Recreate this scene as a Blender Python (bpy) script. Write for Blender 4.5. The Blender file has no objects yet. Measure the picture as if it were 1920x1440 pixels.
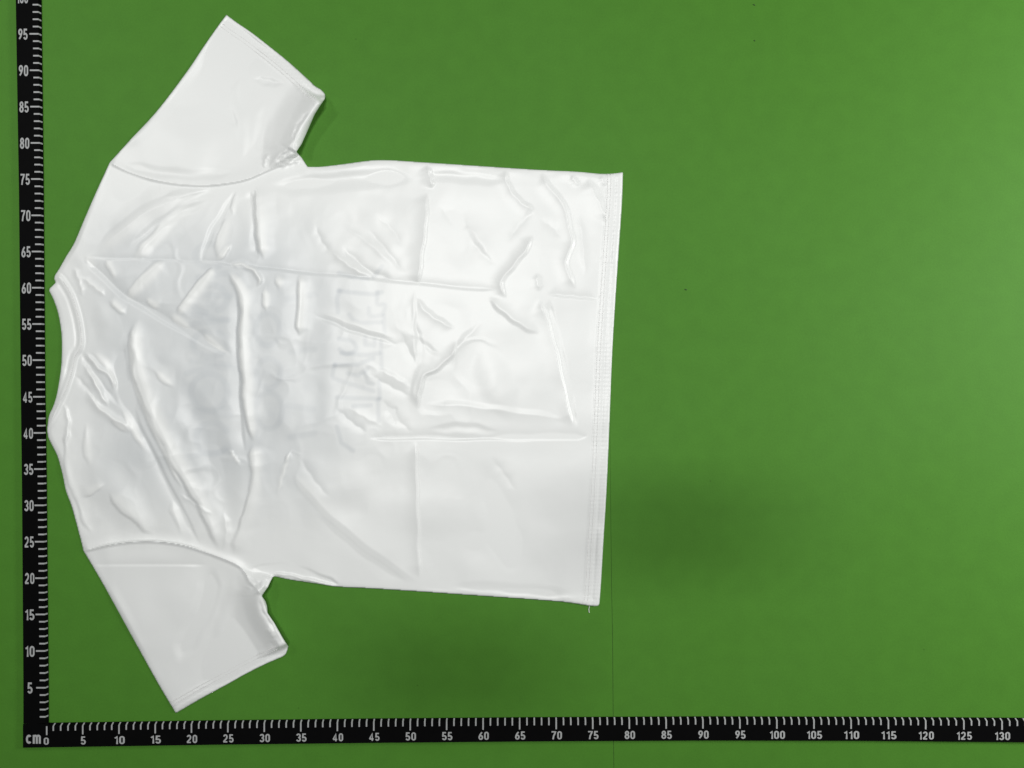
import bpy, bmesh, math, random
import numpy as np
from mathutils import Vector

random.seed(4)
rng = np.random.default_rng(7)
scene = bpy.context.scene
C = scene.collection

# ------------------------------------------------------------------ camera
W = 1.3913            # metres of mat seen across the picture (from the ruler's centimetres)
H = 1.04              # camera height above the mat
cam_d = bpy.data.cameras.new('camera')
cam = bpy.data.objects.new('camera', cam_d)
C.objects.link(cam)
cam.location = (0, 0, H)
cam.rotation_euler = (0, 0, 0)
cam_d.sensor_width = 36.0
cam_d.lens = 36.0 * H / W
cam_d.clip_start = 0.01
cam_d.clip_end = 50
scene.camera = cam
scene.render.resolution_x = 1024
scene.render.resolution_y = 768

# ------------------------------------------------------------------ room light
world = bpy.data.worlds.new('World')
scene.world = world
world.use_nodes = True
bg = world.node_tree.nodes['Background']
bg.inputs[0].default_value = (0.93, 0.97, 1.0, 1)
bg.inputs[1].default_value = 0.07


def area(name, loc, size, size_y, energy, aim=None, col=(1, 0.995, 0.975)):
    d = bpy.data.lights.new(name, 'AREA')
    d.shape = 'RECTANGLE'
    d.size = size
    d.size_y = size_y
    d.energy = energy
    d.color = col
    o = bpy.data.objects.new(name, d)
    C.objects.link(o)
    o.location = loc
    if aim is not None:
        v = Vector(aim) - Vector(loc)
        o.rotation_euler = v.to_track_quat('-Z', 'Y').to_euler()
    return o


LZ = 2.6
area('work_lamp', (-0.50, 0.26, LZ), 0.30, 0.11, 18.5)
area('work_lamp', (-0.026, 0.553, LZ), 0.24, 0.13, 15.5)
area('ceiling_tube', (-1.05, 0.65, 0.95), 0.35, 0.08, 2.7, aim=(0.15, -0.05, 0))
area('side_lamp', (1.55, 0.25, 0.9), 0.45, 0.45, 17.5, aim=(1.0, 0.0, 0))

vs = scene.view_settings
vs.view_transform = 'Standard'
vs.look = 'None'
vs.exposure = 0.13
vs.gamma = 1.0
scene.render.engine = 'CYCLES'


# ------------------------------------------------------------------ helpers
def P(px, py, z=0.0):
    """the point at height z that a photograph pixel looks at"""
    k = (H - z) / H
    return ((px - 960.0) / 1920.0 * W * k, -(py - 720.0) / 1920.0 * W * k, z)


PXM = 1920.0 / W      # pixels per metre on the mat


def empty(name, loc, label, cat, group=None):
    o = bpy.data.objects.new(name, None)
    o.empty_display_size = 0.05
    C.objects.link(o)
    o.location = loc
    o['label'] = label
    o['category'] = cat
    if group:
        o['group'] = group
    return o


def add_obj(name, me, mat, parent=None):
    o = bpy.data.objects.new(name, me)
    C.objects.link(o)
    if mat:
        if me.materials:
            me.materials[0] = mat
        else:
            me.materials.append(mat)
    if parent is not None:
        o.parent = parent
        pl = Vector((0, 0, 0))
        q = parent
        while q is not None:
            pl += q.location
            q = q.parent
        o.location = -pl
    return o


def mesh(name, verts, faces, smooth=False):
    me = bpy.data.meshes.new(name)
    me.from_pydata([tuple(map(float, v)) for v in verts], [], [tuple(map(int, f)) for f in faces])
    if smooth:
        me.polygons.foreach_set('use_smooth', [True] * len(me.polygons))
    me.update()
    return me


def spline(pts, step=5.0):
    """Catmull-Rom through the points, resampled"""
    p = np.array(pts, float)
    if len(p) == 2:
        n = max(2, int(np.linalg.norm(p[1] - p[0]) / step) + 1)
        t = np.linspace(0, 1, n)[:, None]
        return p[0] * (1 - t) + p[1] * t
    q = np.vstack([2 * p[0] - p[1], p, 2 * p[-1] - p[-2]])
    out = []
    for i in range(1, len(q) - 2):
        a, b, c, d = q[i - 1], q[i], q[i + 1], q[i + 2]
        n = max(2, int(np.linalg.norm(c - b) / step) + 1)
        t = np.linspace(0, 1, n, endpoint=False)[:, None]
        out.append(0.5 * ((2 * b) + (-a + c) * t + (2 * a - 5 * b + 4 * c - d) * t ** 2 + (-a + 3 * b - 3 * c + d) * t ** 3))
    out.append(p[-1:])
    return np.vstack(out)


def seg_dist(X, Y, pts):
    """distance to an open polyline: (d, signed side, u along 0..1, nearest x, nearest y).
    Positive side = to the image-left of travel (travel right -> up, travel down -> right)."""
    best = np.full(X.shape, 1e18)
    side = np.zeros(X.shape)
    u = np.zeros(X.shape)
    nx = np.zeros(X.shape)
    ny = np.zeros(X.shape)
    L = np.concatenate([[0], np.cumsum(np.hypot(*np.diff(pts, axis=0).T))])
    tot = max(L[-1], 1e-9)
    for i in range(len(pts) - 1):
        ax, ay = pts[i]
        dx, dy = pts[i + 1] - pts[i]
        l2 = dx * dx + dy * dy
        if l2 < 1e-12:
            continue
        t = np.clip(((X - ax) * dx + (Y - ay) * dy) / l2, 0, 1)
        qx, qy = ax + t * dx, ay + t * dy
        d2 = (X - qx) ** 2 + (Y - qy) ** 2
        m = d2 < best
        best = np.where(m, d2, best)
        l = math.sqrt(l2)
        side = np.where(m, ((X - ax) * dy - (Y - ay) * dx) / l, side)
        u = np.where(m, (L[i] + t * l) / tot, u)
        nx = np.where(m, qx, nx)
        ny = np.where(m, qy, ny)
    return np.sqrt(best), side, u, nx, ny


def inside(X, Y, poly):
    r = np.zeros(X.shape, bool)
    n = len(poly)
    for i in range(n):
        x1, y1 = poly[i]
        x2, y2 = poly[(i + 1) % n]
        if y1 == y2:
            continue
        c = ((y1 > Y) != (y2 > Y)) & (X < (x2 - x1) * (Y - y1) / (y2 - y1) + x1)
        r ^= c
    return r


def sstep(a, b, x):
    t = np.clip((x - a) / (b - a), 0, 1)
    return t * t * (3 - 2 * t)


# ------------------------------------------------------------------ materials
def new_mat(name):
    m = bpy.data.materials.new(name)
    m.use_nodes = True
    nt = m.node_tree
    return m, nt, nt.nodes['Principled BSDF']


def make_mat_green():
    m, nt, b = new_mat('green_mat_vinyl')
    tc = nt.nodes.new('ShaderNodeTexCoord')
    n1 = nt.nodes.new('ShaderNodeTexNoise')
    n1.inputs['Scale'].default_value = 3.2
    n1.inputs['Detail'].default_value = 4
    n2 = nt.nodes.new('ShaderNodeTexNoise')
    n2.inputs['Scale'].default_value = 420
    n2.inputs['Detail'].default_value = 2
    n3 = nt.nodes.new('ShaderNodeTexNoise')
    n3.inputs['Scale'].default_value = 38
    n3.inputs['Detail'].default_value = 5
    for n in (n1, n2, n3):
        nt.links.new(tc.outputs['Object'], n.inputs['Vector'])
    r1 = nt.nodes.new('ShaderNodeMix')
    r1.data_type = 'RGBA'
    r1.inputs['A'].default_value = (0.063, 0.204, 0.018, 1)
    r1.inputs['B'].default_value = (0.072, 0.219, 0.026, 1)
    nt.links.new(n1.outputs['Fac'], r1.inputs['Factor'])
    ad = nt.nodes.new('ShaderNodeMath')
    ad.operation = 'ADD'
    nt.links.new(n2.outputs['Fac'], ad.inputs[0])
    nt.links.new(n3.outputs['Fac'], ad.inputs[1])
    mr = nt.nodes.new('ShaderNodeMapRange')
    mr.inputs['From Min'].default_value = 0.6
    mr.inputs['From Max'].default_value = 1.4
    mr.inputs['To Min'].default_value = 0.93
    mr.inputs['To Max'].default_value = 1.07
    nt.links.new(ad.outputs[0], mr.inputs['Value'])
    mu = nt.nodes.new('ShaderNodeMix')
    mu.data_type = 'RGBA'
    mu.blend_type = 'MULTIPLY'
    mu.inputs['Factor'].default_value = 1
    nt.links.new(r1.outputs['Result'], mu.inputs['A'])
    nt.links.new(mr.outputs['Result'], mu.inputs['B'])
    # tiny dark flecks of dirt
    vo = nt.nodes.new('ShaderNodeTexVoronoi')
    vo.inputs['Scale'].default_value = 16
    nt.links.new(tc.outputs['Object'], vo.inputs['Vector'])
    fl = nt.nodes.new('ShaderNodeMapRange')
    fl.inputs['From Min'].default_value = 0.012
    fl.inputs['From Max'].default_value = 0.024
    fl.inputs['To Min'].default_value = 0.72
    fl.inputs['To Max'].default_value = 1.0
    nt.links.new(vo.outputs['Distance'], fl.inputs['Value'])
    mu2 = nt.nodes.new('ShaderNodeMix')
    mu2.data_type = 'RGBA'
    mu2.blend_type = 'MULTIPLY'
    mu2.inputs['Factor'].default_value = 1
    nt.links.new(mu.outputs['Result'], mu2.inputs['A'])
    nt.links.new(fl.outputs['Result'], mu2.inputs['B'])
    nt.links.new(mu2.outputs['Result'], b.inputs['Base Color'])
    b.inputs['Roughness'].default_value = 0.62
    b.inputs['Specular IOR Level'].default_value = 0.18
    bp = nt.nodes.new('ShaderNodeBump')
    bp.inputs['Strength'].default_value = 0.12
    bp.inputs['Distance'].default_value = 0.0006
    nt.links.new(n2.outputs['Fac'], bp.inputs['Height'])
    nt.links.new(bp.outputs['Normal'], b.inputs['Normal'])
    return m


def make_fabric():
    m, nt, b = new_mat('white_satin_polyester')
    at = nt.nodes.new('ShaderNodeAttribute')
    at.attribute_name = 'print_and_satin_shade'
    mx = nt.nodes.new('ShaderNodeMix')
    mx.data_type = 'RGBA'
    mx.inputs['A'].default_value = (0.825, 0.84, 0.83, 1)
    mx.inputs['B'].default_value = (0.48, 0.515, 0.545, 1)
    nt.links.new(at.outputs['Fac'], mx.inputs['Factor'])
    nt.links.new(mx.outputs['Result'], b.inputs['Base Color'])
    b.inputs['Roughness'].default_value = 0.405
    b.inputs['Specular IOR Level'].default_value = 0.64
    b.inputs['Sheen Weight'].default_value = 0.15
    b.inputs['Sheen Roughness'].default_value = 0.5
    tc = nt.nodes.new('ShaderNodeTexCoord')
    n = nt.nodes.new('ShaderNodeTexNoise')
    n.inputs['Scale'].default_value = 900
    n.inputs['Detail'].default_value = 1
    nt.links.new(tc.outputs['Object'], n.inputs['Vector'])
    bp = nt.nodes.new('ShaderNodeBump')
    bp.inputs['Strength'].default_value = 0.10
    bp.inputs['Distance'].default_value = 0.0003
    nt.links.new(n.outputs['Fac'], bp.inputs['Height'])
    nt.links.new(bp.outputs['Normal'], b.inputs['Normal'])
    return m


def plain(name, col, rough, spec=0.5):
    m, nt, b = new_mat(name)
    tc = nt.nodes.new('ShaderNodeTexCoord')
    n = nt.nodes.new('ShaderNodeTexNoise')
    n.inputs['Scale'].default_value = 120
    n.inputs['Detail'].default_value = 4
    nt.links.new(tc.outputs['Object'], n.inputs['Vector'])
    mr = nt.nodes.new('ShaderNodeMapRange')
    mr.inputs['To Min'].default_value = 0.8
    mr.inputs['To Max'].default_value = 1.15
    nt.links.new(n.outputs['Fac'], mr.inputs['Value'])
    mu = nt.nodes.new('ShaderNodeMix')
    mu.data_type = 'RGBA'
    mu.blend_type = 'MULTIPLY'
    mu.inputs['Factor'].default_value = 1
    mu.inputs['A'].default_value = (*col, 1)
    nt.links.new(mr.outputs['Result'], mu.inputs['B'])
    nt.links.new(mu.outputs['Result'], b.inputs['Base Color'])
    b.inputs['Roughness'].default_value = rough
    b.inputs['Specular IOR Level'].default_value = spec
    return m


M_GREEN = make_mat_green()
M_FAB = make_fabric()
M_THREAD = plain('white_thread', (0.80, 0.80, 0.79), 0.55)
M_BLACK = plain('black_ruler_plastic', (0.003, 0.003, 0.0032), 0.6, 0.03)
M_INK = plain('white_ruler_print', (0.40, 0.41, 0.41), 0.6, 0.2)
M_TABLE = plain('dark_table_board', (0.03, 0.07, 0.02), 0.8)

# ------------------------------------------------------------------ the setting: mat sheets on a table
def slab(name, outline, z0, z1, mat):
    n = len(outline)
    v = [(x, y, z1) for x, y in outline] + [(x, y, z0) for x, y in outline]
    f = [tuple(range(n)), tuple(range(2 * n - 1, n - 1, -1))]
    f += [(i + n, (i + 1) % n + n, (i + 1) % n, i) for i in range(n)]
    me = mesh(name, v, f)
    o = add_obj(name, me, mat)
    o['kind'] = 'structure'
    return o


def xy(px, py):
    return P(px, py)[:2]


seam = [(1143.0, -1200), (1143.4, 700), (1144.6, 900), (1145.4, 990), (1146.6, 1090), (1148.6, 1200), (1149.6, 1330), (1151, 1440), (1156, 2600)]
gap = [0.0, 0.0, 0.35, 0.5, 0.6, 0.7, 0.7, 0.7, 0.8]
left = [xy(-1400, -1200)] + [xy(-1400, 2600)] + [xy(x - g / 2, y) for (x, y), g in reversed(list(zip(seam, gap)))]
right = [xy(x + g / 2 + 0.02, y) for (x, y), g in zip(seam, gap)] + [xy(3300, 2600), xy(3300, -1200)]
slab('mat', left, -0.0012, 0.0, M_GREEN)
slab('mat', right, -0.0012, 0.0, M_GREEN)
tb = [xy(-1500, -1300), xy(-1500, 2700), xy(3400, 2700), xy(3400, -1300)]
slab('table_top', tb, -0.04, -0.0013, M_TABLE)

# ------------------------------------------------------------------ the two rulers
RZ = 0.0058           # thickness of a ruler
BEV = 6.6             # its bevelled edge, in photograph pixels


def ruler_mesh(name, stations, axis):
    """stations: (s, outer, inner, bevel?) in pixels along the ruler; axis 'v' or 'h'"""
    verts, faces = [], []
    n = 5
    for s, o, i, bv in stations:
        sg = 1 if i > o else -1
        k = BEV if bv else 0.6
        zi = 0.0009 if bv else RZ - 0.0003
        prof = [(o, 0.0), (o, RZ), (i - sg * k, RZ), (i, zi), (i, 0.0)]
        for c, z in prof:
            verts.append(P(c, s, z) if axis == 'v' else P(s, c, z))
    m = len(stations)
    for a in range(m - 1):
        for b in range(n):
            b2 = (b + 1) % n
            faces.append((a * n + b, a * n + b2, (a + 1) * n + b2, (a + 1) * n + b))
    faces.append(tuple(range(n)))
    faces.append(tuple((m - 1) * n + b for b in reversed(range(n))))
    me = mesh(name, verts, faces)
    bm = bmesh.new()
    bm.from_mesh(me)
    bmesh.ops.recalc_face_normals(bm, faces=bm.faces)
    bm.to_mesh(me)
    bm.free()
    return me


def arc(cx, cy, rx, ry, a0, a1, n=12):
    return [(cx + rx * math.cos(math.radians(a0 + (a1 - a0) * i / n)), cy + ry * math.sin(math.radians(a0 + (a1 - a0) * i / n))) for i in range(n + 1)]


# centre lines of narrow sign-writer's figures in a box 0.48 wide, 1 high
GLYPH = {
    '0': [arc(.24, .70, .165, .22, 0, 180) + arc(.24, .30, .165, .22, 180, 360) + [(.405, .70)]],
    '1': [[(.06, .74), (.17, .80), (.26, .92), (.26, .0)]],
    '2': [arc(.24, .70, .16, .22, 170, -20) + [(.36, .50), (.085, .16), (.085, .08)], [(.02, .08), (.44, .08)]],
    '3': [arc(.23, .71, .16, .21, 165, -75) + [(.20, .51)], [(.20, .515)] + arc(.23, .29, .175, .215, 75, -165)],
    '4': [[(.33, .0), (.33, .92), (.06, .30), (.06, .23)], [(.03, .23), (.47, .23)]],
    '5': [[(.41, .92), (.11, .92), (.085, .50)] + arc(.23, .31, .175, .235, 125, -160)],
    '6': [[(.36, .93), (.20, .70), (.10, .45)] + arc(.24, .30, .165, .225, 160, 520, 20)],
    '7': [[(.03, .92), (.44, .92), (.41, .80), (.25, .42), (.19, .0)]],
    '8': [arc(.24, .73, .145, .19, -90, 270, 18), arc(.24, .29, .17, .215, 90, 450, 18)],
    '9': [[(.12, .07), (.28, .30), (.38, .55)] + arc(.24, .70, .165, .225, -20, 340, 20)],
    'c': [arc(.24, .37, .165, .29, 45, 315, 16)],
    'm': [[(.08, .0), (.08, .72)], [(.08, .48)] + arc(.20, .52, .12, .14, 180, 0, 8) + [(.32, .0)], [(.32, .48)] + arc(.44, .52, .12, .14, 180, 0, 8) + [(.56, .0)]],
}


def text_mesh(txt):
    """ribbons along the figures' centre lines"""
    V, Fc = [], []
    hw = 0.082
    x0 = 0.0
    for ch in txt:
        wmax = 0
        for line in GLYPH[ch]:
            p = np.array(line, float)
            wmax = max(wmax, p[:, 0].max())
            seg = np.diff(p, axis=0)
            keep = np.concatenate([[True], np.hypot(seg[:, 0], seg[:, 1]) > 1e-4])
            p = p[keep]
            t = np.diff(p, axis=0)
            t /= np.linalg.norm(t, axis=1)[:, None]
            tt = np.vstack([t[:1], t[:-1] + t[1:], t[-1:]])
            tt /= np.maximum(np.linalg.norm(tt, axis=1), 1e-6)[:, None]
            ref = np.vstack([t[:1], t[1:], t[-1:]])
            k = 1.0 / np.clip((tt * ref).sum(1), 0.72, 1)
            nrm = np.column_stack([-tt[:, 1], tt[:, 0]]) * hw * k[:, None]
            o = len(V)
            for q, n_ in zip(p, nrm):
                V += [(x0 + q[0] + n_[0], q[1] + n_[1], 0), (x0 + q[0] - n_[0], q[1] - n_[1], 0)]
            for i in range(len(p) - 1):
                Fc.append((o + 2 * i + 1, o + 2 * i + 3, o + 2 * i + 2, o + 2 * i))
        x0 += wmax + 0.19 if ch not in 'm' else 0.6
    me = mesh('numeral', V, Fc)
    return me, np.array(V)


def numeral(txt, cx, cy, w, h, parent, name='numeral'):
    """flat print w x h pixels, centred on a pixel, on the ruler's top"""
    me, co = text_mesh(txt)
    lo, hi = co.min(0), co.max(0)
    z = RZ + 0.00012
    for n_v, v in enumerate(me.vertices):
        u = (v.co.x - lo[0]) / (hi[0] - lo[0]) - 0.5
        t = (v.co.y - lo[1]) / (hi[1] - lo[1]) - 0.5
        v.co = P(cx + u * w, cy - t * h, z + 0.000002 * (n_v % 7))
    return add_obj(name, me, M_INK, parent)


def tick(axis, s, inner, length, thick, parent):
    """a printed line that runs up the bevel and over the flat top"""
    sg = 1 if axis == 'v' else -1                   # inner edge lies at higher x (v) or lower y (h)
    lift = 0.00012
    k0, k1, k2 = 0.8, BEV, length
    z0 = 0.0009 + (RZ - 0.0009) * (k0 / BEV) + lift
    prof = [(inner - sg * k0, z0), (inner - sg * k1, RZ + lift), (inner - sg * k2, RZ + lift)]
    v = []
    for c, z in prof:
        for e in (-thick / 2, thick / 2):
            if axis == 'v':
                v.append((P(c, s, z)[0], P(0, s + e, RZ)[1], z))
            else:
                v.append((P(s + e, 0, RZ)[0], P(0, c, z)[1], z))
    f = [(0, 1, 3, 2), (2, 3, 5, 4)]
    if axis == 'h':
        f = [tuple(reversed(q)) for q in f]
    return add_obj('tick_mark', mesh('tick_mark', v, f), M_INK, parent)


# the ruler beside the collar
vy = [-260, 0, 180, 360, 540, 720, 900, 1100, 1280, 1357]
v_out = np.interp(vy, [-260, 0, 360, 720, 800, 1280, 1357], [25, 29.5, 35.5, 38.8, 40.3, 43.8, 43.8])
v_in = np.interp(vy, [-260, 0, 360, 720, 880, 1280, 1357], [74, 78, 82, 85, 87.5, 91.4, 91.6])
rv = empty('ruler', P(68, 1357), 'black ruler with white numbers 5 to 100 running beside the collar of the shirt', 'ruler', 'black centimetre rulers laid at a right angle')
add_obj('blade', ruler_mesh('blade', [(y, o, i, True) for y, o, i in zip(vy, v_out, v_in)], 'v'), M_BLACK, rv)
vcm = [0, 1, 5, 10, 15, 20, 25, 30, 35, 40, 45, 50, 55, 60, 65, 70, 75, 80, 85, 90, 95, 101]
vpx = [1358, 1344, 1289.5, 1220.5, 1152, 1084, 1015.7, 947.5, 879.5, 811.7, 744, 675.2, 607.5, 539.5, 471.6, 403.8, 335.7, 268, 200, 131.8, 63.5, -18.5]
for c in range(1, 101):
    y = float(np.interp(c, vcm, vpx))
    i = float(np.interp(y, vy, v_in))
    tick('v', y, i, 23.5 if c % 5 == 0 else 17, 2.9, rv)
    if c % 5 == 0:
        t = str(c)
        cx = float(np.interp(y, [0, 131, 403, 675, 811, 1084, 1290], [42, 44, 48.3, 50.7, 53, 55.6, 56.3]))
        numeral(t, cx, y + 0.6, {1: 9.5, 2: 17.5, 3: 21}[len(t)], 21, rv)

# the ruler below the lower sleeve
hx = [43, 90.6, 91.4, 250, 400, 550, 700, 850, 1000, 1160, 1320, 1460, 1600, 1760, 1920, 2150]
h_in = np.interp(hx, [43, 90, 400, 700, 1000, 1320, 1600, 1920, 2150], [1357.8, 1355, 1350.5, 1347, 1344.5, 1343, 1343.6, 1345.8, 1348])
h_out = np.interp(hx, [43, 400, 700, 1000, 1320, 1600, 1920, 2150], [1402, 1396.5, 1393, 1390.2, 1388.6, 1389.2, 1392, 1394.5])
rh = empty('ruler', P(1000, 1368), 'black ruler marked cm with white numbers 0 to 130 running past the lower sleeve', 'ruler', 'black centimetre rulers laid at a right angle')
add_obj('blade', ruler_mesh('blade', [(x, o, i, x > 91) for x, o, i in zip(hx, h_out, h_in)], 'h'), M_BLACK, rh)
hcm = [0, 5, 10, 20, 30, 40, 45, 60, 80, 90, 100, 110, 120, 130, 136]
hpx = [86.2, 155.2, 223.2, 359, 495.5, 632.6, 700.9, 905.8, 1180, 1318, 1456.6, 1595.8, 1735.7, 1878.8, 1965]
for c in range(0, 135):
    x = float(np.interp(c, hcm, hpx))
    i = float(np.interp(x, hx, h_in))
    if c == 0:
        x += 1.5
    tick('h', x, i, 23 if c % 5 == 0 else 15.5, 2.7, rh)
    if c % 5 == 0:
        t = str(c)
        numeral(t, x + (1 if c else -1), i + 34.4, {1: 9.5, 2: 19.5, 3: 28.5}[len(t)], 15.5 if c else 13.5, rh)
numeral('cm', 62.5, 1386, 28, 17, rh, 'unit_sign')

# ------------------------------------------------------------------ the shirt: outline traced from the photograph, in pixels
shoulder_top = [(103, 517), (112, 503), (125, 480), (140, 455), (160, 408), (180, 362), (206, 305)]
slv_top_out = [(206, 305), (245, 262), (295, 208), (352, 133), (382, 88), (410, 48), (425, 28)]
slv_top_hem = [(425, 28), (445, 43), (470, 60), (500, 83), (540, 115), (580, 151), (590, 161), (603, 169), (610, 178), (609, 186)]
slv_top_in = [(609, 186), (600, 199), (590, 215), (578, 243), (566, 270), (556, 285), (566, 296), (577, 313)]
side_top = [(577, 313), (600, 313), (640, 308.5), (680, 303), (705, 300.5), (740, 301), (800, 305), (900, 311.5), (1000, 318), (1080, 322), (1125, 326), (1150, 325.5), (1168, 323)]
hem_line = [(1168, 323), (1166, 380), (1160, 470), (1154, 560), (1148, 660), (1144, 760), (1140, 860), (1136, 940), (1131, 1020), (1127, 1090), (1124, 1130)]
corner = [(1124, 1130), (1122, 1135), (1116, 1136.5), (1108, 1136)]
side_bot = [(1108, 1136), (1060, 1129), (1000, 1124), (900, 1117), (800, 1110), (700, 1103.5), (632, 1100), (600, 1095), (560, 1089.5), (530, 1084), (513, 1080)]
slv_bot_in = [(513, 1080), (508, 1089), (503, 1100), (491, 1117), (498, 1127), (501, 1136), (502, 1149), (515, 1168), (530, 1195), (541, 1212)]
slv_bot_hem = [(541, 1212), (537, 1224), (530, 1231), (500, 1244), (460, 1264), (430, 1281), (380, 1308), (330, 1337)]
slv_bot_out = [(330, 1337), (296, 1280), (250, 1197), (215, 1133), (185, 1080), (157, 1033)]
shoulder_bot = [(157, 1033), (150, 1005), (135, 950), (124, 920), (118, 890), (108, 855), (98, 835), (91, 820), (89, 806), (90, 794)]
collar_out = [(90, 794), (93, 778), (101, 760), (107, 740), (111.5, 715), (115, 690), (116.5, 660), (116, 630), (113, 605), (108, 582), (100, 560), (93, 546)]
collar_tip = [(93, 546), (93.5, 541), (99, 536), (105, 530), (102, 523), (103, 517)]
chains = [spline(shoulder_top, 8), spline(slv_top_out, 10), spline(slv_top_hem, 7), np.array(slv_top_in, float), spline(side_top, 10),
          spline(hem_line, 12), spline(corner, 3), spline(side_bot, 10), np.array(slv_bot_in, float), spline(slv_bot_hem, 8),
          spline(slv_bot_out, 12), spline(shoulder_bot, 8), spline(collar_out, 7), np.array(collar_tip, float)]
OUT = np.vstack([c[:-1] for c in chains])

seam_top = spline([(206, 305), (240, 322), (283, 336), (333, 345), (383, 347.5), (433, 342.5), (467, 334.5), (500, 320), (522, 311), (545, 300), (556, 285)], 6)
seam_bot = spline([(157, 1033), (200, 1022), (250, 1015), (300, 1015), (350, 1023), (400, 1040), (443, 1058), (460, 1073), (468, 1090), (478, 1100), (491, 1117)], 6)
collar_in = spline([(103, 517), (112, 520), (124, 536), (136, 558), (146, 590), (151.5, 618), (153, 640), (150, 654), (141, 668), (134, 698), (124, 728), (113, 752), (101, 776), (90, 794)], 5)

# ------------------------------------------------------------------ its surface: a fine net, raised by every fold and crease
G = 2.0
gx = np.arange(84, 1176 + G, G)
gy = np.arange(22, 1346 + G, G)
X, Y = np.meshgrid(gx, gy)
closed = np.vstack([OUT, OUT[:1]])
dist, _, _, nx_, ny_ = seg_dist(X, Y, closed)
ins = inside(X, Y, OUT)
near = ins & (dist < 0.35 * G)
core = ins & ~near
quad = core[:-1, :-1] | core[1:, :-1] | core[:-1, 1:] | core[1:, 1:]
used = np.zeros(X.shape, bool)
used[:-1, :-1] |= quad
used[1:, :-1] |= quad
used[:-1, 1:] |= quad
used[1:, 1:] |= quad
snap = used & ~core
VX = np.where(snap, nx_, X)
VY = np.where(snap, ny_, Y)
ED = np.where(snap, 0.0, dist)                     # distance in from the edge

idx = -np.ones(X.shape, int)
sel = np.argwhere(used)
idx[used] = np.arange(len(sel))
x = VX[used].copy()
y = VY[used].copy()
ed = ED[used].copy()
z = np.zeros_like(x)                               # millimetres


GAIN = 1.6


def crease(h, wa, wb, pts, te=0.3, sharp=True, wob=1.0, acc=None):
    """a fold h mm high (negative: a furrow); wa / wb = width in px to the image-left / right of travel"""
    p = spline(pts, 6)
    w = max(wa, wb) * (2.1 if sharp else 1)
    lo, hi = p.min(0) - w - 2, p.max(0) + w + 2
    k = np.flatnonzero((x > lo[0]) & (x < hi[0]) & (y > lo[1]) & (y < hi[1]))
    if not len(k):
        return
    d, s, u, _, _ = seg_dist(x[k], y[k], p)
    s = s + wob * np.sin(u * 23 + h * 7) * 0.8
    env = sstep(0, te, u) * sstep(0, te, 1 - u) if te > 0 else np.ones_like(u)
    ww = np.where(s > 0, wa, wb) * (0.4 + 0.6 * env)
    wide = (np.where(s > 0, wa, wb) >= max(wa, wb) - 0.1) if abs(wa - wb) > 1.5 else np.ones_like(s, bool)
    if sharp:
        ww = np.where(wide, ww * 2.1, ww)
    t = np.clip(np.maximum(np.abs(s), d * (d > np.abs(s) + 3)) / ww, 0, 1)
    if sharp:
        prof = np.where(wide, (1 - t) ** 2.5, (1 - t) ** 1.1)
    else:
        prof = 1 - t * t * (3 - 2 * t)
    if acc is None and sharp and h > 0.75:
        lift[k] = np.maximum(lift[k], 0.85 * sstep(0.15, 0.75, prof) * env)
    (z if acc is None else acc)[k] += h * prof * env * (GAIN if acc is None else 1.0)


def plateau(h, half, soft, pts, te=0.12):
    """a flat-topped lifted strip"""
    p = spline(pts, 6)
    w = half * 3.8 + soft + 4
    lo, hi = p.min(0) - w - 2, p.max(0) + w + 2
    k = np.flatnonzero((x > lo[0]) & (x < hi[0]) & (y > lo[1]) & (y < hi[1]))
    d, s, u, _, _ = seg_dist(x[k], y[k], p)
    tot = np.hypot(*np.diff(p, axis=0).T).sum()
    wv = half * (0.75 + 0.25 * np.sin(np.pi * np.clip(u, 0, 1))) + 0.9 * np.sin(u * tot / 17 + half) + 0.6 * np.sin(u * tot / 9.3 + h * 9)
    te = te * 1.6
    wv = wv * (0.3 + 0.7 * sstep(0, te, u) * sstep(0, te, 1 - u))
    wv = wv + 0.9 * NZ1[k] + 2.2 * NZ2[k]
    so = soft * (1.0 + 0.5 * NZ3[k])
    so = so * 0.9
    crisp = 1 - sstep(wv - so / 2, wv + so / 2, d)
    t = np.clip((s + wv * 0.3) / (wv * 3.6 + 2), 0, 1)
    flank = np.where(d > np.abs(s) + 3, crisp, (1 - t) ** 2.2)
    prof = np.where(s < 0, np.minimum(crisp, flank), flank)
    lift[k] = np.maximum(lift[k], sstep(0.25, 0.8, prof) * sstep(0, te, u) * sstep(0, te, 1 - u))
    z[k] += 1.8 * h * prof * sstep(0, te, u) * sstep(0, te, 1 - u)




def vnoise(scale, seed):
    """smooth random field over the shirt, -1..1"""
    r = np.random.default_rng(seed)
    n = int(1500 / scale) + 4
    g = r.uniform(-1, 1, (n, n))
    a, b = x / scale, y / scale
    i, j = a.astype(int), b.astype(int)
    u, v = a - i, b - j
    u, v = u ** 3 * (u * (6 * u - 15) + 10), v ** 3 * (v * (6 * v - 15) + 10)
    return (g[j, i] * (1 - u) + g[j, i + 1] * u) * (1 - v) + (g[j + 1, i] * (1 - u) + g[j + 1, i + 1] * u) * v


NZ1, NZ2, NZ3 = vnoise(13, 1), vnoise(28, 2), vnoise(60, 3)
lift = np.zeros_like(x)
# gentle unevenness of cloth on cloth
for _ in range(34):
    a = rng.uniform(0, math.pi)
    lam = rng.uniform(70, 320)
    ph = rng.uniform(0, 6.28)
    z += 0.0011 * lam * np.sin((x * math.cos(a) + y * math.sin(a)) * 6.283 / lam + ph) * 0.42

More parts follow.
